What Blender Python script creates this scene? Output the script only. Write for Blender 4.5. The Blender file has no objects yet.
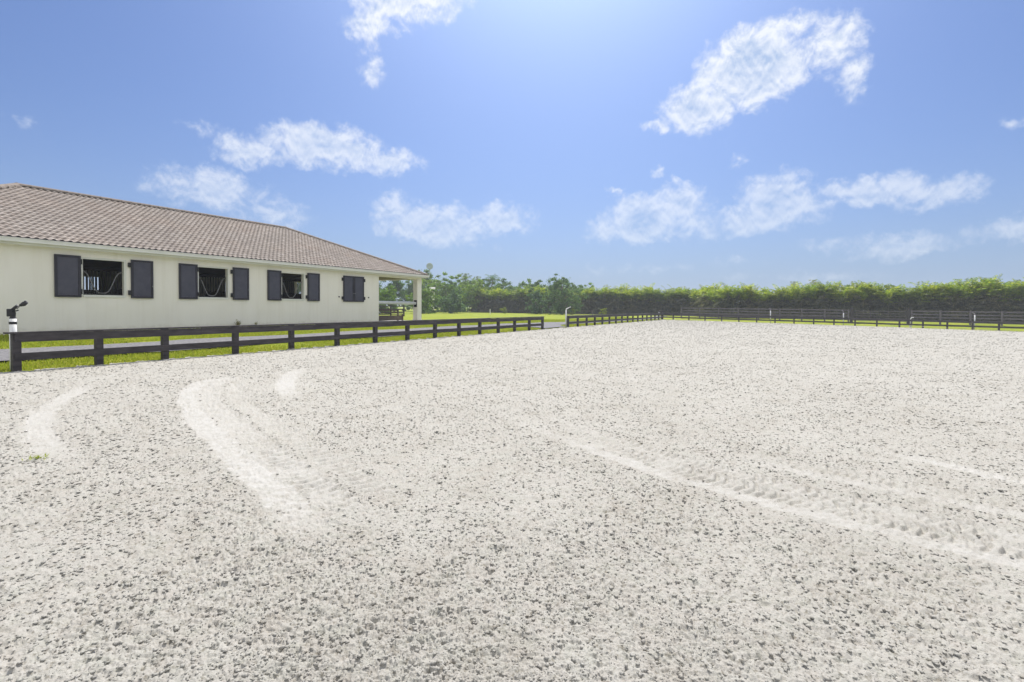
import bpy, bmesh, math, random
import numpy as np
from mathutils import Vector, Matrix
R = math.radians
sc = bpy.context.scene
col = sc.collection

# ------------------------------------------------------------------ camera
cam = bpy.data.cameras.new('camera'); camo = bpy.data.objects.new('camera', cam); col.objects.link(camo)
camo.location = (0, 0, 1.6); camo.rotation_euler = (R(88.5), R(-0.5), 0)
cam.sensor_width = 36; cam.lens = 490 / 1024 * 36; cam.shift_y = -21.6 / 1024
cam.clip_start = 0.1; cam.clip_end = 5000
sc.camera = camo

# ------------------------------------------------------------------ sun, sky, exposure
SUN_EL, SUN_AZ = 53.0, 6.0            # azimuth clockwise from +Y (the view direction)
sd = Vector((math.sin(R(SUN_AZ)) * math.cos(R(SUN_EL)), math.cos(R(SUN_AZ)) * math.cos(R(SUN_EL)), math.sin(R(SUN_EL))))
sl = bpy.data.lights.new('sun', 'SUN'); sl.energy = 4.3; sl.angle = R(0.5); sl.color = (1, .945, .87)
so = bpy.data.objects.new('sun', sl); col.objects.link(so); so.rotation_euler = (-sd).to_track_quat('-Z', 'Y').to_euler()
so.location = (0, 20, 60)
sc.view_settings.view_transform = 'Standard'; sc.view_settings.look = 'None'
sc.view_settings.exposure = 0.42; sc.view_settings.gamma = 1; sc.view_settings.use_curve_mapping = False

world = bpy.data.worlds.new('World'); sc.world = world; world.use_nodes = True
nt = world.node_tree; nt.nodes.clear()
def N(t, **k):
    n = nt.nodes.new(t)
    for a, b in k.items(): setattr(n, a, b)
    return n
def L(a, b): nt.links.new(a, b)
def mth(op, a, b=None, c=None, clamp=False):
    n = N('ShaderNodeMath', operation=op); n.use_clamp = clamp
    for i, v in enumerate((a, b, c)):
        if v is None: continue
        if isinstance(v, (int, float)): n.inputs[i].default_value = v
        else: L(v, n.inputs[i])
    return n.outputs[0]
sky = N('ShaderNodeTexSky', sky_type='NISHITA'); sky.sun_disc = False
sky.sun_elevation = R(SUN_EL); sky.sun_rotation = R(SUN_AZ)
sky.altitude = 0; sky.air_density = 1.0; sky.dust_density = 2.9; sky.ozone_density = 3.0
tc = N('ShaderNodeTexCoord'); sep = N('ShaderNodeSeparateXYZ'); L(tc.outputs['Generated'], sep.inputs[0])
az = mth('MULTIPLY', mth('ARCTAN2', sep.outputs[0], sep.outputs[1]), 180 / math.pi)
el = mth('MULTIPLY', mth('ARCSINE', sep.outputs[2]), 180 / math.pi)
comb = N('ShaderNodeCombineXYZ'); L(az, comb.inputs[0]); L(el, comb.inputs[1])
def noise(vec, scale, detail, rough, off=(0, 0, 0), dist=0.0):
    mp = N('ShaderNodeMapping'); L(vec, mp.inputs[0]); mp.inputs['Location'].default_value = off
    n = N('ShaderNodeTexNoise'); L(mp.outputs[0], n.inputs['Vector'])
    n.inputs['Scale'].default_value = scale; n.inputs['Detail'].default_value = detail
    n.inputs['Roughness'].default_value = rough; n.inputs['Distortion'].default_value = dist
    return n
# cloud centres: azimuth, elevation, half width, half height (degrees), strength
CL = [(-13.5, 34.0, 9.5, 4.2, 1.3), (-16, 30, 3.2, 3.2, .75), (-16.0, 25.6, 2.2, 2.6, .42),
      (25.5, 24.8, 6.0, 3.8, 1.5), (20.5, 22, 4.6, 2.8, 1.1), (33.0, 25.4, 2.8, 3.0, .8), (29, 27.5, 4, 1.6, .7), (16.5, 20.7, 3.0, 1.0, .62), (34.5, 22.5, 2.0, 3.0, .6),
      (-21, 17.8, 7.5, 2.6, 1.1), (-28, 16.4, 4.0, 1.9, .9), (-14, 16.8, 4.5, 1.8, .9), (-32.5, 17.8, 2.0, 1.4, .5),
      (-31.5, 12.4, 6.5, 2.4, .85), (-26, 10.5, 5, 2, .6),
      (-9, 10.4, 7.5, 2.6, 1.05), (-13.5, 11.8, 3.6, 2.2, .8), (-1, 11.2, 4.5, 2.2, .9), (-4.0, 8.2, 4, 1.0, .4),
      (15.0, 11.0, 5.2, 3.2, 1.3), (19.0, 12.5, 3.8, 2.4, .9), (11, 9.8, 4, 2, .7), (20, 10, 9, 2.0, .6),
      (28, 12.0, 4.4, 3.4, 1.15), (27, 10.5, 8, 2.2, .75), (36, 12.2, 5.5, 1.7, .95), (40.5, 11.4, 4.5, 1.7, .8),
      (38, 7.0, 6, 1.5, .75), (33, 7.4, 4, 1.4, .5), (45.5, 7.6, 4, 1.5, .7), (16, 5.6, 7, 1.0, .4), (24, 6.0, 5, 1.0, .35), (9, 5.4, 3.5, .8, .4), (30, 4.4, 12, .9, .35),
      (16.4, 16.2, 1.1, .9, .62), (18.1, 14.9, .9, .9, .6), (11.6, 14.2, 1.3, .6, .6), (24.4, 16.5, 1.4, 1.0, .45), (-44.5, 15.5, 1.6, .8, .36), (45.0, 16.2, 1.3, .8, .42)]
wob = noise(comb.outputs[0], .55, 4, .6)
wv = N('ShaderNodeVectorMath', operation='MULTIPLY_ADD'); L(wob.outputs['Color'], wv.inputs[0])
wv.inputs[1].default_value = (3.6, 3.0, 0); off2 = N('ShaderNodeVectorMath', operation='ADD'); L(comb.outputs[0], off2.inputs[0]); off2.inputs[1].default_value = (-1.8, -.35, 0)
L(off2.outputs[0], wv.inputs[2])
dens = None; under = None
for (a, e, ra, re, st) in CL:
    s1 = N('ShaderNodeVectorMath', operation='SUBTRACT'); L(wv.outputs[0], s1.inputs[0]); s1.inputs[1].default_value = (a, e, 0)
    m1 = N('ShaderNodeVectorMath', operation='MULTIPLY'); L(s1.outputs[0], m1.inputs[0]); m1.inputs[1].default_value = (.86 / ra, .82 / re, 0)
    ln = N('ShaderNodeVectorMath', operation='LENGTH'); L(m1.outputs[0], ln.inputs[0])
    d = mth('MULTIPLY', mth('SUBTRACT', 1.0, ln.outputs['Value'], clamp=True), st)
    dens = d if dens is None else mth('SMOOTH_MAX', dens, d, .08)
n1 = noise(comb.outputs[0], .42, 9, .62, (3, 7, 0), .25)
n2 = noise(comb.outputs[0], .42, 9, .62, (3, 6.6, 0), .25)      # the same field sampled higher: sunward side of each billow
base = mth('ADD', mth('MULTIPLY', dens, 2.3), mth('MULTIPLY', mth('SUBTRACT', n1.outputs['Fac'], .5), 2.6))
gate = mth('MULTIPLY', mth('SUBTRACT', dens, .09), 7.0, clamp=True)
mask = N('ShaderNodeMapRange', interpolation_type='SMOOTHSTEP'); L(base, mask.inputs['Value'])
mask.inputs['From Min'].default_value = .30; mask.inputs['From Max'].default_value = 1.6
cm = mth('MULTIPLY', mth('MULTIPLY', mask.outputs[0], gate), .86)
shade = mth('SUBTRACT', mth('ADD', .80, mth('MULTIPLY', mth('SUBTRACT', n2.outputs['Fac'], n1.outputs['Fac']), -3.6)), mth('MULTIPLY', mth('SUBTRACT', base, 1.5, clamp=True), .6), clamp=True)
lowf = N('ShaderNodeMapRange'); L(el, lowf.inputs['Value']); lowf.inputs['From Min'].default_value = 4; lowf.inputs['From Max'].default_value = 24
lowf.inputs['To Min'].default_value = .36; lowf.inputs['To Max'].default_value = 1.0
cm2 = mth('MULTIPLY', cm, lowf.outputs[0])
crgb = N('ShaderNodeMix', data_type='RGBA'); L(shade, crgb.inputs['Factor'])
crgb.inputs['A'].default_value = (3.6, 4.6, 6.4, 1); crgb.inputs['B'].default_value = (7.6, 7.8, 8.1, 1)
# thin high veil that pales the blue
tint = N('ShaderNodeVectorMath', operation='MULTIPLY'); L(sky.outputs[0], tint.inputs[0]); tint.inputs[1].default_value = (.41, .550, .83)
veil = N('ShaderNodeMix', data_type='RGBA'); L(mth('ADD', .04, mth('MULTIPLY', .62, mth('EXPONENT', mth('MULTIPLY', mth('MAXIMUM', el, 0.0), -.13)))), veil.inputs['Factor'])
L(tint.outputs[0], veil.inputs['A']); veil.inputs['B'].default_value = (3.8, 5.1, 7.3, 1)
mx = N('ShaderNodeMix', data_type='RGBA'); L(cm2, mx.inputs['Factor']); L(veil.outputs['Result'], mx.inputs['A']); L(crgb.outputs['Result'], mx.inputs['B'])
# unseen cumulus added behind and beside the camera to lift the fill light
n3 = noise(tc.outputs['Generated'], 2.3, 7, .6, (1.7, .4, 2.2)).outputs['Fac']
m3 = N('ShaderNodeMapRange', interpolation_type='SMOOTHSTEP'); L(n3, m3.inputs['Value']); m3.inputs['From Min'].default_value = .41; m3.inputs['From Max'].default_value = .55
back = mth('MULTIPLY', mth('SUBTRACT', .30, sep.outputs[1]), 3.5, clamp=True)
up = mth('MULTIPLY', mth('SUBTRACT', sep.outputs[2], .01), 9.0, clamp=True)
cb = mth('MULTIPLY', mth('MULTIPLY', m3.outputs[0], back), mth('MULTIPLY', up, .92))
mb = N('ShaderNodeMix', data_type='RGBA'); L(cb, mb.inputs['Factor']); L(mx.outputs['Result'], mb.inputs['A']); mb.inputs['B'].default_value = (10.2, 10.1, 9.9, 1); mx = mb
bg = N('ShaderNodeBackground'); bg.inputs['Strength'].default_value = 0.1; L(mx.outputs['Result'], bg.inputs['Color'])
wo = N('ShaderNodeOutputWorld'); L(bg.outputs[0], wo.inputs['Surface'])

# ------------------------------------------------------------------ frame of the yard
CX, SX = .4965, .868                  # direction of the barn and arena long side
YAW = math.atan2(SX, CX)
def P(s, w, z=0.0): return (-17.96 + CX * s + SX * w, SX * s - CX * w, z)
def SW(X, Y): return CX * (X + 17.96) + SX * Y, SX * (X + 17.96) - CX * Y
S_END = 78.5
def sstep(x): x = np.clip(x, 0, 1); return x * x * (3 - 2 * x)
def terrain(s, w):
    s = np.asarray(s, float); w = np.asarray(w, float)
    bf = 1 - .62 * sstep((s - 36) / 26)
    left = .58 * np.clip(-w / 5.6, 0, 1) * bf
    right = -.013 * np.clip(w, 0, 60) + .55 * sstep((w - 61) / 6)
    base = np.where(w < 0, left, right)
    k = sstep((s - S_END - .4) / 7.0)
    base = base * (1 - k) + .2 * k
    return base
def tz(s, w): return float(terrain(s, w))

# ------------------------------------------------------------------ numpy noise
def _hash(ix, iy, seed):
    h = (ix.astype(np.int64) * 374761393 + iy.astype(np.int64) * 668265263 + seed * 974634777) & 0xffffffff
    h = ((h ^ (h >> 13)) * 1274126177) & 0xffffffff
    return (h ^ (h >> 16)) & 0xffffffff
def gnoise(x, y, seed=0):
    x0 = np.floor(x); y0 = np.floor(y); fx = x - x0; fy = y - y0
    u = fx * fx * (3 - 2 * fx); v = fy * fy * (3 - 2 * fy)
    def g(dx, dy):
        a = _hash(x0 + dx, y0 + dy, seed) * (2 * math.pi / 4294967296.0)
        return np.cos(a) * (fx - dx) + np.sin(a) * (fy - dy)
    return ((g(0, 0) * (1 - u) + g(1, 0) * u) * (1 - v) + (g(0, 1) * (1 - u) + g(1, 1) * u) * v) * 1.5

# ------------------------------------------------------------------ materials
def mat(name, color=(.5, .5, .5), rough=.8, fn=None, metallic=0.0, spec=.3):
    m = bpy.data.materials.new(name); m.use_nodes = True
    n = m.node_tree; b = n.nodes['Principled BSDF']
    b.inputs['Base Color'].default_value = (*color, 1); b.inputs['Roughness'].default_value = rough
    b.inputs['Metallic'].default_value = metallic; b.inputs['Specular IOR Level'].default_value = spec
    if fn: fn(n, b)
    return m
class G:
    def __init__(s, n): s.n = n
    def node(s, t, **k):
        x = s.n.nodes.new(t)
        for a, b in k.items(): setattr(x, a, b)
        return x
    def link(s, a, b): s.n.links.new(a, b)
    def noise(s, scale, detail=4, rough=.6, coord='Object', stretch=None, vec=None):
        if vec is None:
            t = s.node('ShaderNodeTexCoord'); vec = t.outputs[coord]
        if stretch:
            mp = s.node('ShaderNodeMapping'); s.link(vec, mp.inputs[0]); mp.inputs['Scale'].default_value = stretch; vec = mp.outputs[0]
        x = s.node('ShaderNodeTexNoise'); s.link(vec, x.inputs['Vector'])
        x.inputs['Scale'].default_value = scale; x.inputs['Detail'].default_value = detail; x.inputs['Roughness'].default_value = rough
        return x.outputs['Fac']
    def ramp(s, fac, stops, interp='LINEAR'):
        r = s.node('ShaderNodeValToRGB'); s.link(fac, r.inputs[0]); e = r.color_ramp; e.interpolation = interp
        while len(e.elements) > 1: e.elements.remove(e.elements[-1])
        e.elements[0].position = stops[0][0]; e.elements[0].color = (*stops[0][1], 1)
        for p, c in stops[1:]:
            q = e.elements.new(p); q.color = (*c, 1)
        return r.outputs[0]
    def mix(s, fac, a, b, mode='MIX'):
        x = s.node('ShaderNodeMix', data_type='RGBA', blend_type=mode)
        for v, i in ((fac, 'Factor'), (a, 'A'), (b, 'B')):
            if isinstance(v, (int, float)): x.inputs[i].default_value = v
            elif isinstance(v, tuple): x.inputs[i].default_value = (*v, 1)
            else: s.link(v, x.inputs[i])
        return x.outputs['Result']
    def bump(s, h, b, strength=.3, dist=.01):
        x = s.node('ShaderNodeBump'); s.link(h, x.inputs['Height']); x.inputs['Strength'].default_value = strength
        x.inputs['Distance'].default_value = dist; s.link(x.outputs[0], b.inputs['Normal']); return x
def noisy(c1, c2, scale=3, bump=.2, bscale=60, bd=.005, stretch=None, detail=5):
    def fn(n, b):
        g = G(n); f = g.noise(scale, detail, .6, stretch=stretch)
        g.link(g.ramp(f, [(.3, c1), (.7, c2)]), b.inputs['Base Color'])
        if bump: g.bump(g.noise(bscale, 4, .6, stretch=stretch), b, bump, bd)
    return fn
def sand_fn(n, b):
    g = G(n)
    geo = g.node('ShaderNodeNewGeometry'); pos = geo.outputs['Position']
    big = g.noise(.35, 4, .55, vec=pos); mid = g.noise(9, 5, .7, vec=pos); fine = g.noise(70, 6, .75, vec=pos); spk = g.noise(26, 3, .6, vec=pos)
    c = g.ramp(big, [(.3, (.41, .393, .35)), (.7, (.455, .44, .397))])
    c = g.mix(.30, c, g.ramp(mid, [(.35, (.41, .37, .325)), (.5, (.43, .415, .375)), (.66, (.37, .38, .32))]))
    c = g.mix(1.0, c, g.ramp(fine, [(.30, (.66, .64, .60)), (.43, (.96, .96, .96)), (.8, (1.05, 1.05, 1.04))]), 'MULTIPLY')
    c = g.mix(1.0, c, g.ramp(spk, [(.32, (.66, .64, .60)), (.42, (1, 1, 1))]), 'MULTIPLY')
    at = g.node('ShaderNodeAttribute'); at.attribute_name = 'compact'
    c = g.mix(.5, c, g.ramp(g.noise(2.2, 6, .7, vec=pos), [(.32, (.80, .78, .74)), (.5, (1, 1, 1)), (.68, (1.04, 1.05, 1.05))]), 'MULTIPLY')
    c = g.mix(at.outputs['Fac'], c, (.475, .465, .435))
    g.link(c, b.inputs['Base Color'])
    inv = g.node('ShaderNodeMath', operation='SUBTRACT'); inv.inputs[0].default_value = 1; g.link(at.outputs['Fac'], inv.inputs[1])
    h = g.node('ShaderNodeMath', operation='ADD'); g.link(fine, h.inputs[0]); g.link(g.noise(22, 6, .75, vec=pos), h.inputs[1])
    h2 = g.node('ShaderNodeMath', operation='MULTIPLY'); g.link(h.outputs[0], h2.inputs[0])
    k = g.node('ShaderNodeMath', operation='MULTIPLY_ADD'); g.link(inv.outputs[0], k.inputs[0]); k.inputs[1].default_value = .8; k.inputs[2].default_value = .2
    g.link(k.outputs[0], h2.inputs[1])
    g.bump(h2.outputs[0], b, .55, .02)
def grass_fn(n, b):
    g = G(n)
    geo = g.node('ShaderNodeNewGeometry'); pos = geo.outputs['Position']
    c = g.ramp(g.noise(.5, 5, .6, vec=pos), [(.3, (.21, .27, .02)), (.5, (.29, .34, .03)), (.7, (.36, .375, .045))])
    c = g.mix(1.0, c, g.ramp(g.noise(14, 5, .7, vec=pos), [(.3, (.55, .6, .5)), (.7, (1.15, 1.12, 1.1))]), 'MULTIPLY')
    g.link(c, b.inputs['Base Color']); g.bump(g.noise(35, 4, .7, vec=pos), b, .9, .04)
def blade_fn(n, b):
    g = G(n); geo = g.node('ShaderNodeNewGeometry')
    c = g.ramp(geo.outputs['Random Per Island'], [(0, (.24, .32, .022)), (.5, (.36, .42, .035)), (.85, (.46, .48, .05)), (1, (.42, .38, .12))])
    g.link(c, b.inputs['Base Color'])
    tr = g.node('ShaderNodeBsdfTranslucent'); g.link(c, tr.inputs['Color'])
    ms = g.node('ShaderNodeMixShader'); ms.inputs[0].default_value = .45
    out = n.nodes['Material Output']; g.link(b.outputs[0], ms.inputs[1]); g.link(tr.outputs[0], ms.inputs[2]); g.link(ms.outputs[0], out.inputs['Surface'])
def leaf_fn(cols, trans=.35):
    def fn(n, b):
        g = G(n); geo = g.node('ShaderNodeNewGeometry'); oi = g.node('ShaderNodeObjectInfo')
        k = len(cols) - 1
        c = g.ramp(geo.outputs['Random Per Island'], [(i / k, q) for i, q in enumerate(cols)])
        c2 = g.mix(1.0, c, g.ramp(oi.outputs['Random'], [(0, (.8, .85, .8)), (.5, (1, 1, 1)), (1, (1.2, 1.12, .9))]), 'MULTIPLY')
        g.link(c2, b.inputs['Base Color'])
        tr = g.node('ShaderNodeBsdfTranslucent'); g.link(g.mix(1.0, c2, (1.35, 1.5, .55), 'MULTIPLY'), tr.inputs['Color'])
        ms = g.node('ShaderNodeMixShader'); ms.inputs[0].default_value = trans
        out = n.nodes['Material Output']; g.link(b.outputs[0], ms.inputs[1]); g.link(tr.outputs[0], ms.inputs[2]); g.link(ms.outputs[0], out.inputs['Surface'])
    return fn
def stucco_fn(n, b):
    g = G(n)
    c = g.ramp(g.noise(.7, 5, .6), [(.3, (.84, .805, .715)), (.7, (.87, .84, .76))])
    c = g.mix(.5, c, g.ramp(g.noise(1.2, 5, .65, stretch=(1, 1, .25)), [(.35, (.81, .78, .69)), (.6, (.87, .84, .76))]))
    # splashed dirt along the foot of the wall and faint run-off streaks
    t = g.node('ShaderNodeTexCoord'); sp = g.node('ShaderNodeSeparateXYZ'); g.link(t.outputs['Object'], sp.inputs[0])
    hn = g.node('ShaderNodeMath', operation='MULTIPLY_ADD'); g.link(g.noise(3.5, 6, .7), hn.inputs[0]); hn.inputs[1].default_value = -.45; g.link(sp.outputs[2], hn.inputs[2])
    c = g.mix(g.ramp(hn.outputs[0], [(.36, (.55, .55, .55)), (.56, (0, 0, 0))]), c, (.50, .45, .37))
    c = g.mix(1.0, c, g.ramp(g.noise(1.0, 6, .7, stretch=(5, 5, .22)), [(.36, (.965, .96, .95)), (.5, (1, 1, 1))]), 'MULTIPLY')
    g.link(c, b.inputs['Base Color']); g.bump(g.noise(40, 6, .75), b, .5, .012)
def tile_fn(n, b):
    g = G(n); uv = g.node('ShaderNodeUVMap'); uv.uv_map = 'tiles'
    fl = g.node('ShaderNodeVectorMath', operation='FLOOR'); g.link(uv.outputs[0], fl.inputs[0])
    wn = g.node('ShaderNodeTexWhiteNoise', noise_dimensions='2D'); g.link(fl.outputs[0], wn.inputs['Vector'])
    c = g.ramp(wn.outputs['Value'], [(0, (.30, .26, .23)), (.25, (.33, .288, .255)), (.5, (.35, .308, .272)), (.78, (.375, .335, .298)), (1, (.44, .395, .355))])
    c = g.mix(.28, c, g.ramp(g.noise(.45, 5, .6), [(.3, (.42, .31, .25)), (.5, (.375, .325, .29)), (.7, (.31, .285, .265))]))
    c = g.mix(1.0, c, g.ramp(g.noise(7, 6, .75), [(.3, (.72, .71, .70)), (.6, (1.05, 1.05, 1.05))]), 'MULTIPLY')
    fr = g.node('ShaderNodeVectorMath', operation='FRACTION'); g.link(uv.outputs[0], fr.inputs[0])
    sp = g.node('ShaderNodeSeparateXYZ'); g.link(fr.outputs[0], sp.inputs[0])
    # darker line along each course, where the tiles overlap
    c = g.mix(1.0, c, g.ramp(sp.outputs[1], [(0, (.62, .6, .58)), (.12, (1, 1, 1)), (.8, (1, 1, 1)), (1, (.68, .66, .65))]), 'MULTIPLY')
    g.link(c, b.inputs['Base Color']); g.bump(g.noise(60, 4, .7), b, .3, .004)
M = dict(
    sand=mat('arena_sand', rough=.95, fn=sand_fn, spec=.1),
    gravel=mat('path_gravel', rough=.95, fn=noisy((.16, .157, .165), (.27, .265, .27), 12, .9, 45, .03), spec=.1),
    grass=mat('lawn_grass', rough=.9, fn=grass_fn, spec=.1),
    blade=mat('grass_blades', rough=.7, fn=blade_fn, spec=.15),
    fence=mat('fence_paint', rough=.62, fn=noisy((.022, .019, .021), (.070, .061, .064), 4, .6, 50, .005, (.6, 1, 3))),
    oldfence=mat('weathered_fence', rough=.7, fn=noisy((.10, .088, .105), (.17, .15, .17), 4, .4, 40, .004)),
    stucco=mat('cream_stucco', rough=.88, fn=stucco_fn, spec=.15),
    trim=mat('gutter_paint', rough=.5, fn=noisy((.66, .66, .60), (.74, .74, .68), 2, .1, 30, .003)),
    tile=mat('roof_tile', rough=.85, fn=tile_fn, spec=.2),
    shutter=mat('shutter_panel', rough=.5, fn=noisy((.058, .058, .082), (.078, .078, .105), 4, .15, 90, .002)),
    sframe=mat('shutter_frame', rough=.5, fn=noisy((.024, .023, .033), (.036, .034, .046), 4, .15, 90, .002)),
    iron=mat('black_iron', (.02, .02, .022), .5), grille=mat('galvanised_bar', (.22, .22, .22), .4, metallic=.6),
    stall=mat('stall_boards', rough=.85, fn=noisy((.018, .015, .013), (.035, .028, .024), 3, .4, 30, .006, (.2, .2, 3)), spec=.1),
    dark=mat('dark_boards', rough=.8, fn=noisy((.05, .04, .034), (.11, .088, .07), 3, .4, 30, .006, (.2, .2, 3))),
    wood=mat('stained_boards', rough=.7, fn=noisy((.10, .08, .065), (.18, .145, .115), 4, .3, 40, .004, (3, 1, 1))),
    white=mat('white_plastic', rough=.45, fn=noisy((.68, .68, .66), (.80, .80, .79), 6, .1, 60, .002)),
    concrete=mat('pad_concrete', rough=.9, fn=noisy((.34, .33, .31), (.44, .43, .40), 3, .4, 50, .005)),
    dish=mat('dish_grey', rough=.6, fn=noisy((.34, .42, .39), (.42, .50, .47), 6, .1, 40, .002)),
    bark=mat('bark', rough=.9, fn=noisy((.12, .10, .08), (.24, .21, .18), 6, .6, 25, .02, (1, 1, .3))),
    cane=mat('palm_cane', rough=.9, spec=.05, fn=noisy((.13, .13, .075), (.25, .24, .15), 6, .4, 30, .01, (1, 1, .5))),
    palm=mat('palm_leaf', rough=.5, fn=leaf_fn([(.10, .17, .03), (.17, .235, .04), (.27, .32, .055), (.40, .40, .08)], .5)),
    old_shaded_palm=mat('palm_lower_leaf', rough=.85, spec=.05, fn=leaf_fn([(.09, .095, .065), (.13, .135, .085), (.18, .175, .12), (.26, .24, .18)], .25)),  # old fronds, with the shade low in the hedge put into their colour
    leafd=mat('dark_leaf', rough=.55, fn=leaf_fn([(.05, .10, .03), (.08, .15, .04), (.12, .19, .055)], .4)),
    leafm=mat('mid_leaf', rough=.55, fn=leaf_fn([(.09, .16, .035), (.14, .23, .045), (.22, .30, .06)], .45)),
    leafb=mat('blue_green_leaf', rough=.6, fn=leaf_fn([(.08, .135, .08), (.11, .185, .10), (.15, .225, .12)], .4)),
    leafg=mat('grey_needle', rough=.7, fn=leaf_fn([(.17, .20, .18), (.22, .25, .23), (.28, .30, .27)], .5)),
    weed=mat('weed_leaf', rough=.7, fn=leaf_fn([(.20, .19, .11), (.30, .27, .17)], .2)),
    yell=mat('yellow_shrub_leaf', rough=.6, fn=leaf_fn([(.20, .24, .03), (.30, .33, .04)], .4)),
)

# ------------------------------------------------------------------ mesh helpers
class MB:
    def __init__(s): s.v = []; s.f = []; s.uv = []
    def add(s, vs, fs):
        o = len(s.v); s.v += [tuple(v) for v in vs]; s.f += [tuple(i + o for i in f) for f in fs]
    def box(s, x0, x1, y0, y1, z0, z1, bev=0):
        if bev:
            b = bev
            pts = []
            for z, i in ((z0, b), (z0 + b, 0), (z1 - b, 0), (z1, b)):
                pts += [(x0 + i + (b if i == 0 else 0) * 0, y0 + i, z), (x1 - i, y0 + i, z), (x1 - i, y1 - i, z), (x0 + i, y1 - i, z)]
            fs = [(3, 2, 1, 0), (12, 13, 14, 15)]
            for k in range(3):
                for j in range(4):
                    a = k * 4 + j; c = k * 4 + (j + 1) % 4; fs.append((a, c, c + 4, a + 4))
            s.add(pts, fs); return
        s.add([(x0, y0, z0), (x1, y0, z0), (x1, y1, z0), (x0, y1, z0), (x0, y0, z1), (x1, y0, z1), (x1, y1, z1), (x0, y1, z1)],
              [(3, 2, 1, 0), (4, 5, 6, 7), (0, 1, 5, 4), (1, 2, 6, 5), (2, 3, 7, 6), (3, 0, 4, 7)])
    def tube(s, pts, rad, n=8, caps=True):
        pts = [Vector(p) for p in pts]; rad = rad if isinstance(rad, (list, tuple)) else [rad] * len(pts)
        rings = []; prev = None
        for i, p in enumerate(pts):
            t = (pts[min(i + 1, len(pts) - 1)] - pts[max(i - 1, 0)]).normalized()
            if prev is None: a = t.orthogonal().normalized()
            else: a = (prev - t * prev.dot(t)).normalized()
            prev = a; b = t.cross(a)
            rings.append([p + (a * math.cos(2 * math.pi * k / n) + b * math.sin(2 * math.pi * k / n)) * rad[i] for k in range(n)])
        vs = [v for r in rings for v in r]; fs = []
        for i in range(len(pts) - 1):
            for k in range(n):
                a = i * n + k; b = i * n + (k + 1) % n; fs.append((a, b, b + n, a + n))
        if caps: fs.append(tuple(range(n - 1, -1, -1))); fs.append(tuple((len(pts) - 1) * n + k for k in range(n)))
        s.add(vs, fs)
    def build(s, name, m, parent=None, smooth=False, loc=None, rz=None):
        me = bpy.data.meshes.new(name); me.from_pydata(s.v, [], s.f); me.update()
        me.materials.append(M[m] if isinstance(m, str) else m)
        if smooth: me.polygons.foreach_set('use_smooth', [True] * len(me.polygons))
        o = bpy.data.objects.new(name, me); col.objects.link(o)
        if parent: o.parent = parent
        if loc is not None: o.location = loc
        if rz is not None: o.rotation_euler = (0, 0, rz)
        return o
def tag(o, label=None, cat=None, group=None, kind=None):
    if label: o['label'] = label
    if cat: o['category'] = cat
    if group: o['group'] = group
    if kind: o['kind'] = kind
    return o
def thing(name, label, cat, loc, rz=0.0, group=None):
    o = bpy.data.objects.new(name, None); col.objects.link(o); o.location = loc; o.rotation_euler = (0, 0, rz); o.empty_display_size = .3
    return tag(o, label, cat, group)
def dup(root, loc, rz=0.0, label=None, group=None, scale=None):
    r = root.copy(); col.objects.link(r); r.location = loc; r.rotation_euler = (0, 0, rz)
    if scale is not None: r.scale = scale
    if label: r['label'] = label
    if group: r['group'] = group
    for ch in list(root.children):
        c = ch.copy(); col.objects.link(c); c.parent = r
        for g in ch.children:
            d = g.copy(); col.objects.link(d); d.parent = c
    return r
def np_mesh(name, V, F, m, smooth=False):
    me = bpy.data.meshes.new(name); me.vertices.add(len(V)); me.vertices.foreach_set('co', V.astype(np.float32).ravel())
    k = F.shape[1]; me.loops.add(F.size); me.loops.foreach_set('vertex_index', F.astype(np.int32).ravel())
    me.polygons.add(len(F)); me.polygons.foreach_set('loop_start', np.arange(0, F.size, k, dtype=np.int32))
    me.polygons.foreach_set('loop_total', np.full(len(F), k, dtype=np.int32))
    if smooth: me.polygons.foreach_set('use_smooth', np.ones(len(F), dtype=bool))
    me.update(calc_edges=True); me.materials.append(M[m])
    o = bpy.data.objects.new(name, me); col.objects.link(o); return o
def grid_faces(nr, nc):
    i = np.arange(nr - 1)[:, None] * nc + np.arange(nc - 1)[None, :]
    return np.stack([i, i + 1, i + nc + 1, i + nc], -1).reshape(-1, 4)

# ================================================================== GROUND
# lawn: one sheet out to the horizon, in yard coordinates, sunk under the arena
ax = lambda a: np.unique(np.concatenate([np.array(q, float) for q in a]))
ss = ax([[-2500, -900, -300, -120, -60, -40], np.arange(-30, 110, 1.0), [S_END + .02, S_END + .3], [120, 140, 180, 260, 420, 900, 2500]])
ww = ax([[-2500, -900, -350, -160, -90, -60, -45], np.arange(-36, -7, 1.5), np.arange(-6.5, 0, .25), [-.03, .05, .3], np.arange(1, 62, 3.0), [60.2, 61, 62, 64, 66, 68, 72, 90, 140, 300, 900, 2500]])
A, B = np.meshgrid(ss, ww, indexing='ij'); Z = terrain(A, B)
Z = Z + np.where((B < -.3) | (A > S_END + 1), .035 * gnoise(A * .35, B * .35, 5), 0)
Z = np.where((B > 0) & (B < 60.1) & (A < S_END), Z - .14, Z)
V = np.stack([-17.96 + CX * A + SX * B, SX * A - CX * B, Z], -1).reshape(-1, 3)
o = np_mesh('ground', V, grid_faces(len(ss), len(ww))[:, ::-1], 'grass', True); tag(o, kind='structure')
# arena bed everywhere inside the fences, then the harrowed surface with real relief
As, Bs = np.meshgrid(np.linspace(-30, S_END - .05, 60), np.linspace(.05, 60, 40), indexing='ij')
V = np.stack([-17.96 + CX * As + SX * Bs, SX * As - CX * Bs, terrain(As, Bs) - .055], -1).reshape(-1, 3)
o = np_mesh('arena_bed', V, grid_faces(60, 40)[:, ::-1], 'sand', True); tag(o, kind='structure')

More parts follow.
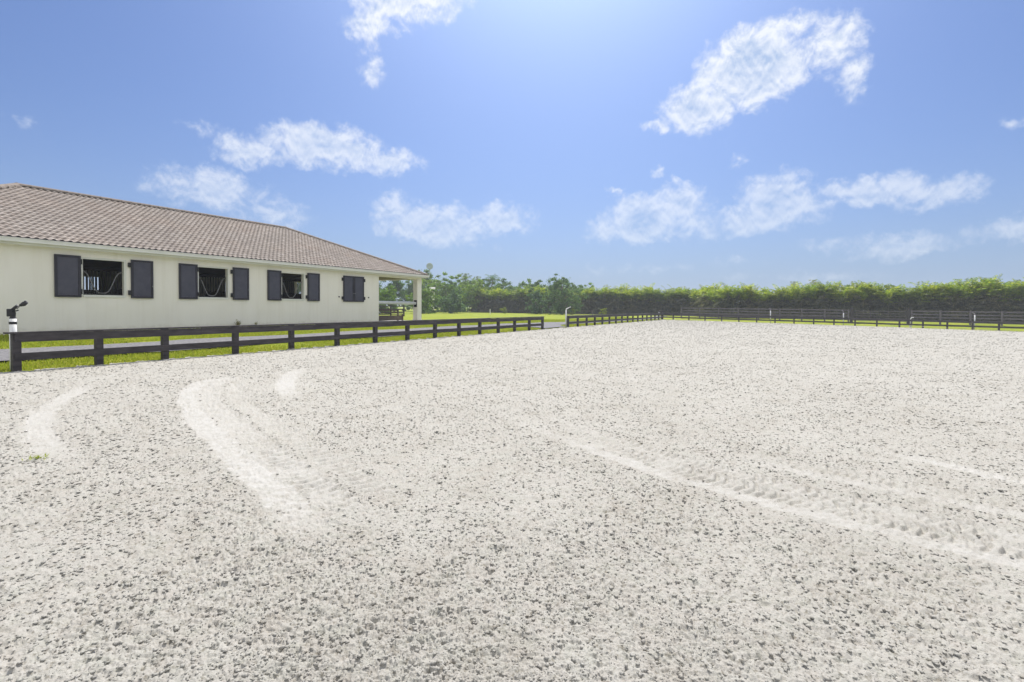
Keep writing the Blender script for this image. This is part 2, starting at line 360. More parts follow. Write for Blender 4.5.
def polyline_sd(X, Y, pts, half):
    """signed distance (right positive), arc length, for points near a smoothed polyline"""
    pts = np.array(pts, float)
    for _ in range(3):
        q = .75 * pts[:-1] + .25 * pts[1:]; r = .25 * pts[:-1] + .75 * pts[1:]
        pts = np.concatenate([pts[:1], np.stack([q, r], 1).reshape(-1, 2), pts[-1:]])
    best = np.full(X.shape, 9e9); sg = np.zeros(X.shape); arc = np.zeros(X.shape); acc = 0
    mask = (X > pts[:, 0].min() - 2) & (X < pts[:, 0].max() + 2) & (Y > pts[:, 1].min() - 2) & (Y < pts[:, 1].max() + 2)
    xs = X[mask]; ys = Y[mask]; b = np.full(xs.shape, 9e9); g = np.zeros(xs.shape); a_ = np.zeros(xs.shape)
    for p, q in zip(pts[:-1], pts[1:]):
        d = q - p; l = np.hypot(*d)
        if l < 1e-6: continue
        t = np.clip(((xs - p[0]) * d[0] + (ys - p[1]) * d[1]) / l ** 2, 0, 1)
        dx = xs - p[0] - t * d[0]; dy = ys - p[1] - t * d[1]; dd = np.hypot(dx, dy); c = (dx * d[1] - dy * d[0]) / l
        u = dd < b; b[u] = dd[u]; g[u] = np.sign(c[u]) * dd[u]; a_[u] = acc + t[u] * l; acc += l
    best[mask] = b; sg[mask] = g; arc[mask] = a_
    return best, sg, arc, acc
TR = {  # wheel tracks on the sand: points in metres, then bands (offset, half width, smoothness, tread)
 'A': ([(-6.0, 11.3), (-6.6, 10.6), (-6.47, 10.0), (-5.9, 8.88), (-5.0, 7.64), (-3.95, 6.43), (-3.13, 5.55), (-2.47, 4.82), (-1.92, 4.23), (-1.3, 3.6)], [(0, .15, .85, .15), (-.33, .15, .5, 1.0), (-.74, .13, .2, .9)]),
 'B': ([(-.4, 8.3), (.14, 7.3), (.99, 6.05), (1.61, 5.23), (2.13, 4.7), (2.58, 4.31), (2.96, 3.98), (3.35, 3.69), (3.9, 3.3), (4.6, 2.8)], [(0, .10, .68, .1), (-.28, .16, .3, 1.0), (-.60, .12, .35, .9)]),
 'B3': ([(2.6, 5.95), (3.3, 5.3), (4.1, 4.65), (5.0, 4.1)], [(0, .10, .45, .3), (-.28, .14, .10, .7)]),
 'C': ([(-5.4, 12.9), (-5.35, 11.9), (-5.03, 11.0), (-4.55, 9.76), (-3.85, 8.72)], [(0, .17, .8, .2)]),
 'D': ([(-8.6, 9.9), (-8.03, 9.05), (-7.47, 7.86), (-6.58, 6.75), (-5.71, 5.93), (-4.79, 5.23)], [(0, .14, .6, .2)]),
 'E': ([(4.6, 6.5), (5.04, 5.84), (5.3, 5.37), (5.7, 4.8), (6.3, 4.2)], [(0, .12, .7, .4)]),
}
rs = [1.7]
while rs[-1] < 100: rs.append(rs[-1] + max(.0035, .00088 * rs[-1] ** 2))
rs = np.array(rs); th = np.linspace(R(-66), R(66), 1760)
RR, TT = np.meshgrid(rs, th, indexing='ij'); X = RR * np.sin(TT); Y = RR * np.cos(TT)
S_, W_ = SW(X, Y)
dr = np.maximum(.00088 * RR ** 2, .0035)
comp = np.zeros(X.shape); tread = np.zeros(X.shape); sink = np.zeros(X.shape)
rag = gnoise(X * 5, Y * 5, 41) * .06 + gnoise(X * 17, Y * 17, 42) * .04
patch = np.clip(.66 + .22 * gnoise(X * 1.1, Y * 1.1, 43) + .55 * gnoise(X * 13, Y * 13, 44) + .35 * gnoise(X * 31, Y * 31, 45), 0, 1)
for k, (pts, bands) in TR.items():
    bd, sg, arc, tot = polyline_sd(X, Y, pts, 2)
    fade = np.clip(arc / (3.4 if k == 'B' else .9), 0, 1) * np.clip((tot - arc) / .9, 0, 1)
    for off, hw, sm, trd in bands:
        d = np.abs(sg - off + rag); inside = (bd < abs(off) + hw + .3)
        e = np.clip((hw - d) / .06 + .5, 0, 1) * fade * inside
        comp = np.maximum(comp, e * sm * patch * .9)
        lug = np.sin(2 * math.pi * (arc + np.abs(sg - off) * .35) / (.13 if k == 'A' else .10) + 1.3 * gnoise(X * 1.7, Y * 1.7, 61) + .9 * gnoise(X * 9, Y * 9, 62))
        wear = np.clip(.75 + 1.1 * gnoise(X * 3.1, Y * 3.1, 63) + 1.2 * gnoise(X * 14, Y * 14, 64), 0, 1.2)
        tread += e * trd * np.clip(lug * 1.3, -1, .5) * wear; sink = np.maximum(sink, e)
def oct_(scale, amp, seed):
    f = np.clip(1.6 - dr * scale * .55, .35, 1)
    return amp * f * gnoise(X * scale + seed * 3.1, Y * scale, seed)
n_a = gnoise(X * 9, Y * 9, 1); n_b = gnoise(X * 21 + 5, Y * 21, 2); n_c = gnoise(X * 46, Y * 46 + 3, 3)
dens_ = np.clip(.74 + .45 * gnoise(X * .8, Y * .8, 9), .45, 1.05)            # some areas cloddier than others
rough = .010 * n_a + .0115 * n_b + .0090 * n_c + oct_(95, .0075, 4)
pits = -.020 * np.clip(np.abs(gnoise(X * 19, Y * 19, 6)) - .40, 0, 1) * 2.0 - .022 * np.clip(n_b - .33, 0, 1) * 2
H = (rough + pits) * dens_ + .014 * gnoise(X * 1.1, Y * 1.1, 8) - .05 * np.clip(gnoise(X * 5.5, Y * 5.5, 81) - .52, 0, 1) + .035 * np.clip(gnoise(X * 7, Y * 7, 82) - .5, 0, 1)
H = H * (1 - .80 * comp) - .008 * sink + .020 * tread
Zs = terrain(S_, W_) + H + .012
V = np.stack([X, Y, Zs], -1).reshape(-1, 3); F = grid_faces(len(rs), len(th))
ok = ((W_ > -.05 + .05 * gnoise(S_ * 2, W_ * 2, 71)) & (W_ < 59.9) & (S_ < S_END - .1 + .15 * gnoise(S_ * 1.5, W_ * 1.5, 70))).reshape(-1)
F = F[ok[F].all(1)]
used = np.zeros(len(V), bool); used[F.ravel()] = True; remap = np.cumsum(used) - 1
o = np_mesh('arena_sand', V[used], remap[F][:, ::-1], 'sand', False); tag(o, kind='structure')
at = o.data.attributes.new('compact', 'FLOAT', 'POINT'); at.data.foreach_set('value', comp.reshape(-1)[used].astype(np.float32))
# loose clods thrown up by the harrow, thinning out with distance
rg = np.random.default_rng(21); n = 640000
rr_ = 2.0 + 80 * rg.random(n) ** 1.7; tt_ = (rg.random(n) * 2 - 1) * R(64)
ri = np.clip(np.searchsorted(rs, rr_), 1, len(rs) - 1); ti = np.clip(((tt_ - th[0]) / (th[1] - th[0])).astype(int), 0, len(th) - 1)
cx, cy = rr_ * np.sin(tt_), rr_ * np.cos(tt_); cs_, cw_ = SW(cx, cy); cz = Zs[ri, ti]; ck = comp[ri, ti] + .8 * sink[ri, ti]
clump = gnoise(cx * 2.2, cy * 2.2, 55) + .8 * gnoise(cx * .5, cy * .5, 56)
keep = (cw_ > .15) & (cs_ < S_END - .3) & (rg.random(n) > ck * 1.3) & (rg.random(n) < (.76 + .4 * clump) * np.clip(.30 + rr_ / 11, 0, 1))
cx, cy, cz, rr_ = cx[keep], cy[keep], cz[keep], rr_[keep]; n = len(cx)
size = (.0024 + .0080 * rg.random(n) ** 4.2) * (1.08 + rr_ * .06)
base_ = np.array([(1, 0, 0), (0, 1, 0), (-1, 0, 0), (0, -1, 0), (0, 0, 1), (0, 0, -1)], float)
Vc = base_[None] * (.65 + .7 * rg.random((n, 6, 1))) * np.stack([1.25 * np.ones(n), np.ones(n), .85 * np.ones(n)], -1)[:, None] + .35 * rg.normal(size=(n, 6, 3)) * .6
ca = rg.random(n) * 6.283; cc, sn = np.cos(ca)[:, None], np.sin(ca)[:, None]
Vc = np.stack([Vc[..., 0] * cc - Vc[..., 1] * sn, Vc[..., 0] * sn + Vc[..., 1] * cc, Vc[..., 2]], -1) * size[:, None, None] * np.array([1.2, 1.2, .66])
Vc += np.stack([cx, cy, cz + size * .12], -1)[:, None]
f8 = np.array([(0, 1, 4), (1, 2, 4), (2, 3, 4), (3, 0, 4), (1, 0, 5), (2, 1, 5), (3, 2, 5), (0, 3, 5)])
Fc = (f8[None] + 6 * np.arange(n)[:, None, None]).reshape(-1, 3)
tag(np_mesh('sand_clods', Vc.reshape(-1, 3), Fc, 'sand'), 'loose pale sand clods scattered over the arena', 'clods', kind='stuff')
del V, F, X, Y, RR, TT, Zs, H, Vc, Fc

# gravel path behind the arena rail, with the opening into the arena
def strip(name, m, lines, lift=.02):
    """lines: list of rows of (s, w)"""
    V = []; nc = len(lines[0])
    for row in lines:
        for s, w in row: V.append(P(s, w, tz(s, w) + lift))
    me = np_mesh(name, np.array(V), grid_faces(len(lines), nc)[:, ::-1], m, True); tag(me, kind='structure'); return me
rnd = random.Random(5)
rows = []
for i in range(190):
    s = -25 + i * .62
    j1 = .09 * math.sin(s * .9) + rnd.uniform(-.05, .05); j2 = .09 * math.sin(s * .7 + 2) + rnd.uniform(-.05, .05)
    e = max(0.0, (s - 84) * .16)
    rows.append([(s, -2.85 + j1 - e + k / 8 * (1.75 - j1 + j2)) for k in range(9)])
strip('path', 'gravel', rows, .045)
rows = []
for i in range(15):
    w = -1.15 + i * .08; fl = max(0, -w - .5) * 1.7
    rows.append([(40.85 - fl + k / 8 * (4.2 + 2 * fl), w) for k in range(9)])
strip('gateway_path', 'gravel', rows, .055)

# short grass blades on the strips beside the path and barn
rng = np.random.default_rng(3)
def blades(name, n, s0, s1, w0, w1, hgt, keep=None):
    s = s0 + (s1 - s0) * rng.random(n) ** 1.7; w = w0 + (w1 - w0) * rng.random(n)
    if keep is not None:
        m = keep(s, w); s = s[m]; w = w[m]
    n = len(s); X = -17.96 + CX * s + SX * w; Y = SX * s - CX * w; Z = terrain(s, w) - .01
    a = rng.random(n) * 2 * math.pi; h = hgt * (.5 + rng.random(n)) ; wd = .006 + .006 * rng.random(n) + .0006 * (s - s0); ln = .6 * rng.random(n) * h
    b = rng.random(n) * 2 * math.pi
    p0 = np.stack([X - np.cos(a) * wd, Y - np.sin(a) * wd, Z], -1); p1 = np.stack([X + np.cos(a) * wd, Y + np.sin(a) * wd, Z], -1)
    p2 = np.stack([X + np.cos(b) * ln, Y + np.sin(b) * ln, Z + h], -1)
    V = np.stack([p0, p1, p2], 1).reshape(-1, 3)
    o = np_mesh(name, V, np.arange(3 * n).reshape(-1, 3), 'blade'); tag(o, 'short bright lawn grass beside the gravel path and rail fence', 'grass', kind='stuff')
blades('grass', 260000, 6, 78, -5.62, -.04, .055, lambda s, w: ~((w > -3.08) & (w < -1.08)) & ~((s > 40.6) & (s < 45.3) & (w > -1.4)))

# ================================================================== BARN  (local x = s, local y = -w, z up from pad)
PAD = .58
WF = 5.69                                           # local y of the front wall
barn = thing('stable_barn', 'long cream stucco stable with brown tiled hip roof and dark shutters', 'stable', P(0, 0, 0), YAW)
def wall_holes(u0, u1, z0, z1, y0, y1, holes):
    """slab wall from y0 (outer) to y1 with rectangular holes (u0,u1,z0,z1)"""
    us = sorted({u0, u1, *[h[0] for h in holes], *[h[1] for h in holes]}); zs = sorted({z0, z1, *[h[2] for h in holes], *[h[3] for h in holes]})
    def solid(i, j):
        if i < 0 or j < 0 or i >= len(us) - 1 or j >= len(zs) - 1: return False
        cu = (us[i] + us[i + 1]) / 2; cz = (zs[j] + zs[j + 1]) / 2
        return not any(h[0] < cu < h[1] and h[2] < cz < h[3] for h in holes)
    m = MB()
    for i in range(len(us) - 1):
        for j in range(len(zs) - 1):
            if not solid(i, j): continue
            a, b, c, d = us[i], us[i + 1], zs[j], zs[j + 1]
            m.add([(a, y0, c), (b, y0, c), (b, y0, d), (a, y0, d)], [(0, 1, 2, 3)]); m.add([(a, y1, c), (b, y1, c), (b, y1, d), (a, y1, d)], [(3, 2, 1, 0)])
            if not solid(i - 1, j): m.add([(a, y0, c), (a, y1, c), (a, y1, d), (a, y0, d)], [(3, 2, 1, 0)])
            if not solid(i + 1, j): m.add([(b, y0, c), (b, y1, c), (b, y1, d), (b, y0, d)], [(0, 1, 2, 3)])
            if not solid(i, j - 1): m.add([(a, y0, c), (b, y0, c), (b, y1, c), (a, y1, c)], [(3, 2, 1, 0)])
            if not solid(i, j + 1): m.add([(a, y0, d), (b, y0, d), (b, y1, d), (a, y1, d)], [(0, 1, 2, 3)])
    return m
WIN = [16.87, 20.67, 24.47]; CLS = 28.27
WZ0, WZ1 = 1.86, 3.14
SL, SR = 10.5, 30.22                                # closed part of the building
YB = WF + 11.5                                      # back wall outer face
ZT = 3.52                                           # top of walls
holes = [(c - .62, c + .62, WZ0, WZ1) for c in WIN]
wall_holes(SL, SR, PAD - .35, ZT, WF, WF + .2, holes).build('front_wall', 'stucco', barn)
bh = [(c - .45, c + .45, 2.3, 3.0) for c in (8.4, 11.2, 20.5, 28.1)][1:]
wall_holes(SL, SR, PAD - .35, ZT, YB - .2, YB, bh).build('back_wall', 'stucco', barn)
# end walls (aisle opening in the right one)
def endwall(x0, x1, name, aisle):
    m = MB(); y0, y1 = WF + .2, YB - .2
    if aisle:
        a, b = (y0 + y1) / 2 - 1.7, (y0 + y1) / 2 + 1.7
        m.box(x0, x1, y0, a, PAD - .35, ZT); m.box(x0, x1, b, y1, PAD - .35, ZT); m.box(x0, x1, a, b, 3.2, ZT)
    else: m.box(x0, x1, y0, y1, PAD - .35, ZT)
    m.build(name, 'stucco', barn)
endwall(SL, SL + .2, 'end_wall', False); endwall(SR - .2, SR, 'end_wall', True)
m = MB(); m.box(SL + .2, SR - .2, WF + .2, YB - .2, PAD - .2, PAD + .02); m.build('floor', 'concrete', barn)
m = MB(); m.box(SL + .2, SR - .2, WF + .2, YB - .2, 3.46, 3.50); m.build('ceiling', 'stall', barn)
# stall partitions and barred aisle fronts
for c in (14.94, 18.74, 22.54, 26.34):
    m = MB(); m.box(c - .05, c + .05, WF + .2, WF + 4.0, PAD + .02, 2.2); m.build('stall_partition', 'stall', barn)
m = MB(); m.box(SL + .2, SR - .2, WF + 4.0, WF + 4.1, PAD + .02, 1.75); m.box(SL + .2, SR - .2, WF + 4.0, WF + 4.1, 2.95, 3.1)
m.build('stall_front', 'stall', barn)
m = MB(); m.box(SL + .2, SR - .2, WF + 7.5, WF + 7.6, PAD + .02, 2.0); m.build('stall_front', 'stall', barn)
m = MB()
for i in range(150):
    x = SL + .3 + i * .13
    m.tube([(x, WF + 4.05, 1.75), (x, WF + 4.05, 2.95)], .014, 5, False)
m.build('stall_bars', 'iron', barn)
for c in (11.2, 20.5, 28.1):
    m = MB()
    for k in range(7): x = c - .42 + k * .14; m.box(x - .03, x + .03, YB - .14, YB - .06, 2.3, 3.0)
    m.build('window_bars', 'iron', barn)
# windows: reveal frame, barred grille with a U-shaped dip
for c in WIN:
    f = MB(); y0 = WF - .012; y1 = WF + .10; a, b = c - .62, c + .62
    f.box(a - .045, a + .02, y0, y1, WZ0 - .05, WZ1 + .045); f.box(b - .02, b + .045, y0, y1, WZ0 - .05, WZ1 + .045)
    f.box(a + .02, b - .02, y0, y1, WZ1 - .02, WZ1 + .045); f.box(a + .02, b - .02, y0 - .02, y1, WZ0 - .06, WZ0 + .02)
    fo = f.build('window', 'trim', barn)
    g = MB(); yy = WF + .14
    dip = lambda u: WZ0 + .09 + .78 * (1 - math.exp(-((abs(u) / .36) ** 3.2)))
    pts = [(c + u, yy, dip(u)) for u in np.linspace(-.60, .60, 33)]
    g.tube(pts, .018, 6)
    gb = MB()
    for i in range(12):
        u = -.55 + i * .1
        gb.tube([(c + u, yy, WZ0 + .02), (c + u, yy, dip(u))], .006, 5, False)
    gb.tube([(c - .6, yy, WZ0 + .05), (c + .6, yy, WZ0 + .05)], .014, 5)
    g.build('grille', 'grille', fo); gb.build('grille_bars', 'iron', fo)
# shutters
def shutter(x0, x1, hinge_right, tilt=0.0, label=None, knob=None):
    y = WF - .03; z0, z1 = WZ0 - .07, WZ1 + .07
    m = MB(); t = .045; b = .075
    m.box(x0, x0 + b, y - t, y, z0, z1); m.box(x1 - b, x1, y - t, y, z0, z1)
    m.box(x0 + b, x1 - b, y - t, y, z0, z0 + b); m.box(x0 + b, x1 - b, y - t, y, z1 - b, z1)
    s = m.build('shutter', 'sframe', barn)
    p = MB(); p.box(x0 + b + .002, x1 - b - .002, y - t + .018, y - .004, z0 + b + .002, z1 - b - .002); p.build('panel', 'shutter', s)
    hx = x1 + .0 if hinge_right else x0; hl = .03 if (hinge_right and x0 < CLS - 1) else .085
    for z in (z0 + .2, z1 - .2):
        h = MB(); sgn = 1 if hinge_right else -1
        h.box(min(hx + sgn * .002, hx + sgn * hl), max(hx + sgn * .002, hx + sgn * hl), y - t - .01, WF - .004, z - .085, z + .085)
        h.tube([(hx + sgn * .01, y - t - .014, z - .09), (hx + sgn * .01, y - t - .014, z + .09)], .016, 6); h.build('hinge', 'iron', s)
    if knob is not None:
        k = MB(); k.tube([(knob, y - t, (z0 + z1) / 2 - .25), (knob, y - t - .03, (z0 + z1) / 2 - .25)], .022, 8); k.build('latch', 'grille', s)
    return s
for c in WIN:
    shutter(c - 1.37, c - .67, True); shutter(c + .80, c + 1.52, False, knob=c + 1.49)
shutter(CLS - .73, CLS - .012, False, knob=CLS - .05); shutter(CLS + .012, CLS + .73, True, knob=CLS + .05)
for x in (CLS - 1.0, CLS + 1.12):
    k = MB(); k.tube([(x, WF - .04, 2.05), (x, WF, 2.05)], .035, 8); k.tube([(x, WF - .06, 2.05), (x, WF - .035, 2.05)], .02, 8); k.build('shutter_holdback', 'iron', barn)
# porch at the right-hand end
SE = 34.02
m = MB(); m.box(SR + .002, SE + .25, WF - .15, YB + .15, PAD - .3, PAD + .03); m.build('porch_floor', 'concrete', barn)
for y in (WF + .0, WF + 4.0, YB - 4.35, YB - .36):
    m = MB(); m.box(SE - .36, SE, y, y + .36, PAD + .03, 3.32); m.box(SE - .39, SE + .03, y - .03, y + .39, PAD + .03, PAD + .16); m.box(SE - .39, SE + .03, y - .03, y + .39, 3.22, 3.32)
    m.build('column', 'stucco', barn)
m = MB(); m.box(SR + .002, SE, WF, WF + .3, 3.322, ZT); m.box(SR + .002, SE, YB - .3, YB, 3.322, ZT); m.box(SE - .3, SE, WF + .3, YB - .3, 3.322, ZT)
m.build('porch_beam', 'stucco', barn)
m = MB(); m.box(SR + .002, SE - .3, WF + .3, YB - .3, 3.36, 3.40); m.build('porch_ceiling', 'wood', barn)
m = MB(); m.tube([(SE + .06, WF + .06, PAD + .05), (SE + .06, WF + .06, 3.43)], .045, 8); m.build('downspout', 'trim', barn)
# soffit, fascia, gutter
GX0, GX1, GY0 = 10.1, 34.22, 5.34
GY1 = GY0 + 12.2; ZE = 3.60; PITCH = .437; HA = 6.1
m = MB(); m.box(GX0 + .06, GX1 - .06, GY0 + .06, WF - .002, 3.44, 3.47); m.box(GX0 + .06, SL - .002, WF - .002, YB, 3.44, 3.47)
m.box(SE + .002, GX1 - .06, WF - .002, YB, 3.44, 3.47); m.box(GX0 + .06, GX1 - .06, YB + .002, GY1 - .06, 3.44, 3.47); m.build('soffit', 'trim', barn)
roof = None
def clampgrid(L, a, tw=.21, ch=.29):
    """tiled plane in (u along eave, v plan inward); returns verts (u, v, h) grid with uv"""
    nch = int(a / ch) ; ch = a / nch; us = np.arange(0, L + .001, tw / 6)
    rows = []
    for j in range(nch):
        for fr, lift in ((0.0, .040), (.5, .021), (.995, .002)):
            rows.append((j * ch + fr * ch, lift, j + fr))
    V = []; UV = []
    for v, lift, rv in rows:
        lo, hi = v, L - v
        u = np.clip(us, lo, hi) if hi > lo else np.full(len(us), L / 2)
        ph = (u / tw) % 1.0
        h = np.where(ph < .62, 0.034 * np.sin(ph / .62 * math.pi), -.012 * np.sin((ph - .62) / .38 * math.pi))
        V.append(np.stack([u, np.full(len(u), v), h + lift], -1)); UV.append(np.stack([u / tw, np.full(len(u), rv)], -1))
    return np.array(V), np.array(UV)
def roof_plane(origin, ud, vd, L):
    G_, U_ = clampgrid(L, HA)
    ud = np.array(ud); vd = np.array(vd); o = np.array(origin)
    V = o + G_[..., 0:1] * ud + G_[..., 1:2] * vd; V[..., 2] += G_[..., 1] * PITCH + G_[..., 2]
    F = grid_faces(V.shape[0], V.shape[1]); Vf = V.reshape(-1, 3)
    a = Vf[F]; d1 = np.linalg.norm(a[:, 0] - a[:, 1], axis=1) + np.linalg.norm(a[:, 3] - a[:, 2], axis=1)
    F = F[d1 > .001]
    if np.cross(ud, vd)[2] < 0: F = F[:, ::-1]
    return Vf, F, U_.reshape(-1, 2)[F.ravel()] if True else None
Vs, Fs, Us = [], [], []; off = 0
for (org, ud, vd, L_) in (((GX0, GY0, ZE), (1, 0, 0), (0, 1, 0), GX1 - GX0), ((GX0, GY1, ZE), (1, 0, 0), (0, -1, 0), GX1 - GX0),
                          ((GX1, GY0, ZE), (0, 1, 0), (-1, 0, 0), GY1 - GY0), ((GX0, GY0, ZE), (0, 1, 0), (1, 0, 0), GY1 - GY0)):
    v, f, u = roof_plane(org, ud, vd, L_); Vs.append(v); Fs.append(f + off); Us.append(u); off += len(v)
roof = np_mesh('roof', np.concatenate(Vs), np.concatenate(Fs), 'tile', False)
ul = roof.data.uv_layers.new(name='tiles'); ul.data.foreach_set('uv', np.concatenate(Us).astype(np.float32).ravel())
roof.parent = barn
def cap_row(m, p0, p1, r=.17):
    p0 = Vector(p0); p1 = Vector(p1); n = max(2, int((p1 - p0).length / .38)); d = (p1 - p0).normalized(); side = d.cross(Vector((0, 0, 1))).normalized(); up = side.cross(d)
    for i in range(n):
        a = p0 + (p1 - p0) * (i / n); b = p0 + (p1 - p0) * ((i + 1.12) / n)
        ring = lambda p, rr, l: [p + side * rr * math.cos(t) * 1.1 + up * (rr * .75 * math.sin(t) + l) for t in np.linspace(0, math.pi, 7)]
        v = ring(a, r, -.02) + ring(b, r * .82, .005); fs = [(k, k + 1, k + 8, k + 7) for k in range(6)] + [tuple(range(6, -1, -1))]
        m.add(v, fs)
m = MB(); zr = ZE + HA * PITCH + .005
ra, rb = (GX0 + HA, GY0 + HA, zr), (GX1 - HA, GY0 + HA, zr)
cap_row(m, ra, rb); 
for c0, e in (((GX0, GY0, ZE + .01), ra), ((GX0, GY1, ZE + .01), ra), ((GX1, GY0, ZE + .01), rb), ((GX1, GY1, ZE + .01), rb)): cap_row(m, c0, e)
m.build('ridge_cap', 'tile', roof)
m = MB(); t = .10; zt = ZE + .005; zb = 3.47
prof = [(0, zb + .02), (-.07, zb + .05), (-.09, zt), (-.075, zt), (-.06, zb + .075), (0, zb + .06), (0, zb + .0)]
def gutter(m, x0, y0, x1, y1):
    m.box(min(x0, x1), max(x0, x1), min(y0, y1), max(y0, y1), zb, zt - .015)
g = MB()
g.box(GX0 - .10, GX1 + .10, GY0 - .10, GY0 + .03, 3.472, 3.60); g.box(GX0 - .10, GX1 + .10, GY1 - .03, GY1 + .10, 3.472, 3.60)
g.box(GX0 - .10, GX0 + .03, GY0 + .03, GY1 - .03, 3.472, 3.60); g.box(GX1 - .03, GX1 + .10, GY0 + .03, GY1 - .03, 3.472, 3.60)
g.box(GX0 - .115, GX1 + .115, GY0 - .115, GY0 - .1, 3.575, 3.603)
g.build('gutter', 'trim', roof)
m = MB(); m.box(GX0 + .03, GX1 - .03, GY0 + .03, GY0 + .06, 3.40, 3.60); m.box(GX0 + .03, GX1 - .03, GY1 - .06, GY1 - .03, 3.40, 3.60); m.build('fascia', 'trim', roof)
# dark felt edge under the first course
m = MB(); m.box(GX0 - .05, GX1 + .05, GY0 - .06, GY0 + .02, 3.604, 3.632); m.build('drip_edge', 'iron', roof)

# small things by the barn -------------------------------------------------
m = MB(); r0 = Vector(P(SR + .02, -WF - .14, 1.80)); 
rail = thing('barrier_rail', 'thick white round rail across the porch opening at the end of the stable', 'rail', P(SR + .03, -WF - .16, 1.78), YAW)
m = MB(); m.tube([(0, 0, 0), (.06, 0, 0), (.07, 0, 0), (SE - SR - .42, 0, -.02)], [.11, .11, .1, .1], 14); m.build('roller', 'white', rail, True)
m = MB(); m.box(SE - SR - .40, SE - SR - .24, -.12, .14, -.26, .18); m.build('bracket', 'iron', rail)
bench = thing('slatted_bench', 'brown slatted bench standing on the porch floor under the white rail', 'bench', P(SR + .25, -WF - 1.0, PAD + .03), YAW)
for k, (y, z, w_, h_) in enumerate([(-.1, .40, .14, .04), (.07, .40, .14, .04), (.24, .40, .14, .04)]):
    m = MB(); m.box(0, 2.9, y, y + w_, z, z + h_); m.build('seat_slat', 'wood', bench)
for z in (.50, .64): m = MB(); m.box(0, 2.9, .40, .44, z, z + .09); m.build('back_slat', 'wood', bench)
for x in (.02, 2.8):
    m = MB(); m.box(x, x + .08, -.08, .0, 0, .40); m.box(x, x + .08, .32, .40, 0, .73); m.box(x, x + .08, 0, .32, .1, .16); m.build('leg', 'wood', bench)
m = MB(); m.box(.1, 2.8, -.05, -.02, .04, .36); m.build('front_panel', 'wood', bench)
# folded sheet / hose on bench
m = MB(); m.tube([(0.1, .1, .47), (.3, .05, .62), (.55, .12, .50), (.8, .05, .60), (1.0, .1, .48)], .03, 8)
tag(m.build('lead_rope', 'white', None, True, P(SR + .25, -WF - 1.0, PAD + .03), YAW), 'pale rope slung over the slatted bench on the porch', 'rope')
dish = thing('satellite_dish', 'small round grey green dish on a thin pole above the roof corner', 'dish', P(34.46, -GY0 - .02, ZE + .22), YAW)
m = MB(); m.tube([(-.15, 0, -.24), (-.02, 0, -.24), (0, 0, -.2), (0, 0, .24)], .022, 8); m.build('pole', 'dish', dish)
m = MB(); seg = 20; vs = []; fs = []
for j, (rr, dd) in enumerate(((0.001, .07), (.11, .055), (.2, .02), (.225, 0), (.2, -.005), (.1, .03), (.001, .045))):
    vs += [(rr * math.cos(2 * math.pi * k / seg), -.06 + dd - .02, .40 + rr * math.sin(2 * math.pi * k / seg)) for k in range(seg)]
for j in range(6):
    for k in range(seg): a = j * seg + k; b = j * seg + (k + 1) % seg; fs.append((a, b, b + seg, a + seg))
m.add(vs, fs); dd_ = m.build('reflector', 'dish', dish, True)
dd_.rotation_euler = (0, 0, R(-35))
m = MB(); m.tube([(0, -.02, .40), (0, -.02, .22)], .02, 6); m.build('bracket', 'dish', dish)

# dry weed at foot of the wall
def weed(s, w, label, n=16, h=.35, mt='weed', seed=0):
    rr = random.Random(seed); m = MB()
    for k in range(n):
        a = rr.uniform(0, 6.28); l = h * rr.uniform(.5, 1.1); lean = rr.uniform(.1, .7)
        d = Vector((math.cos(a) * lean, math.sin(a) * lean, 1)).normalized(); b = Vector((0, 0, 0)); e = d * l; sd_ = Vector((-math.sin(a), math.cos(a), 0)) * .012
        m.add([b - sd_, b + sd_, e * .6 + sd_ * 1.5, e, e * .6 - sd_ * 1.5], [(0, 1, 2, 3, 4)])
        for q in range(3):
            c = e * rr.uniform(.4, 1); x = Vector((rr.uniform(-1, 1), rr.uniform(-1, 1), rr.uniform(0, 1))).normalized() * .07
            m.add([c, c + x + sd_, c + x * 1.6, c + x - sd_], [(0, 1, 2, 3)])
    return tag(m.build('weed', mt, None, False, P(s, w, tz(s, w))), label, 'weed')
weed(21.6, -5.5, 'dry brown weed at the foot of the stable wall', 18, .34, seed=1)
weed(22.4, -5.5, 'smaller straggly weed right of the dry one by the stable wall', 9, .22, seed=2)

# ================================================================== RAIL FENCES
def fence_posts(root, proto_mesh, offs, zf, name='post', m='fence'):
    for i, x in enumerate(offs):
        o = bpy.data.objects.new(name, proto_mesh); col.objects.link(o); o.parent = root; o.location = (x, 0, zf(x))
def post_mesh(h, w, m='fence', cap=True, below=.12):
    b = MB(); b.box(-w / 2, w / 2, -w / 2, w / 2, -below, h, .006); o = b.build('post', m); me = o.data; bpy.data.objects.remove(o); return me
def rail(root, name, x0, x1, y0, y1, z0, z1, zf, m='fence', joint=4.1, rr=random.Random(1)):
    """boards laid end to end as one long rail, each slightly out of true"""
    b = MB(); x = x0
    while x < x1 - .01:
        e = min(x + joint, x1); da = rr.uniform(-.006, .006); db = rr.uniform(-.006, .006)
        za, zb_ = zf(x), zf(e)
        v = [(x + .002, y0, za + z0 + da), (e - .002, y0, zb_ + z0 + db), (e - .002, y1, zb_ + z0 + db), (x + .002, y1, za + z0 + da),
             (x + .002, y0, za + z1 + da), (e - .002, y0, zb_ + z1 + db), (e - .002, y1, zb_ + z1 + db), (x + .002, y1, za + z1 + da)]
        b.add(v, [(3, 2, 1, 0), (4, 5, 6, 7), (0, 1, 5, 4), (1, 2, 6, 5), (2, 3, 7, 6), (3, 0, 4, 7)]); x = e
    return b.build(name, m, root)
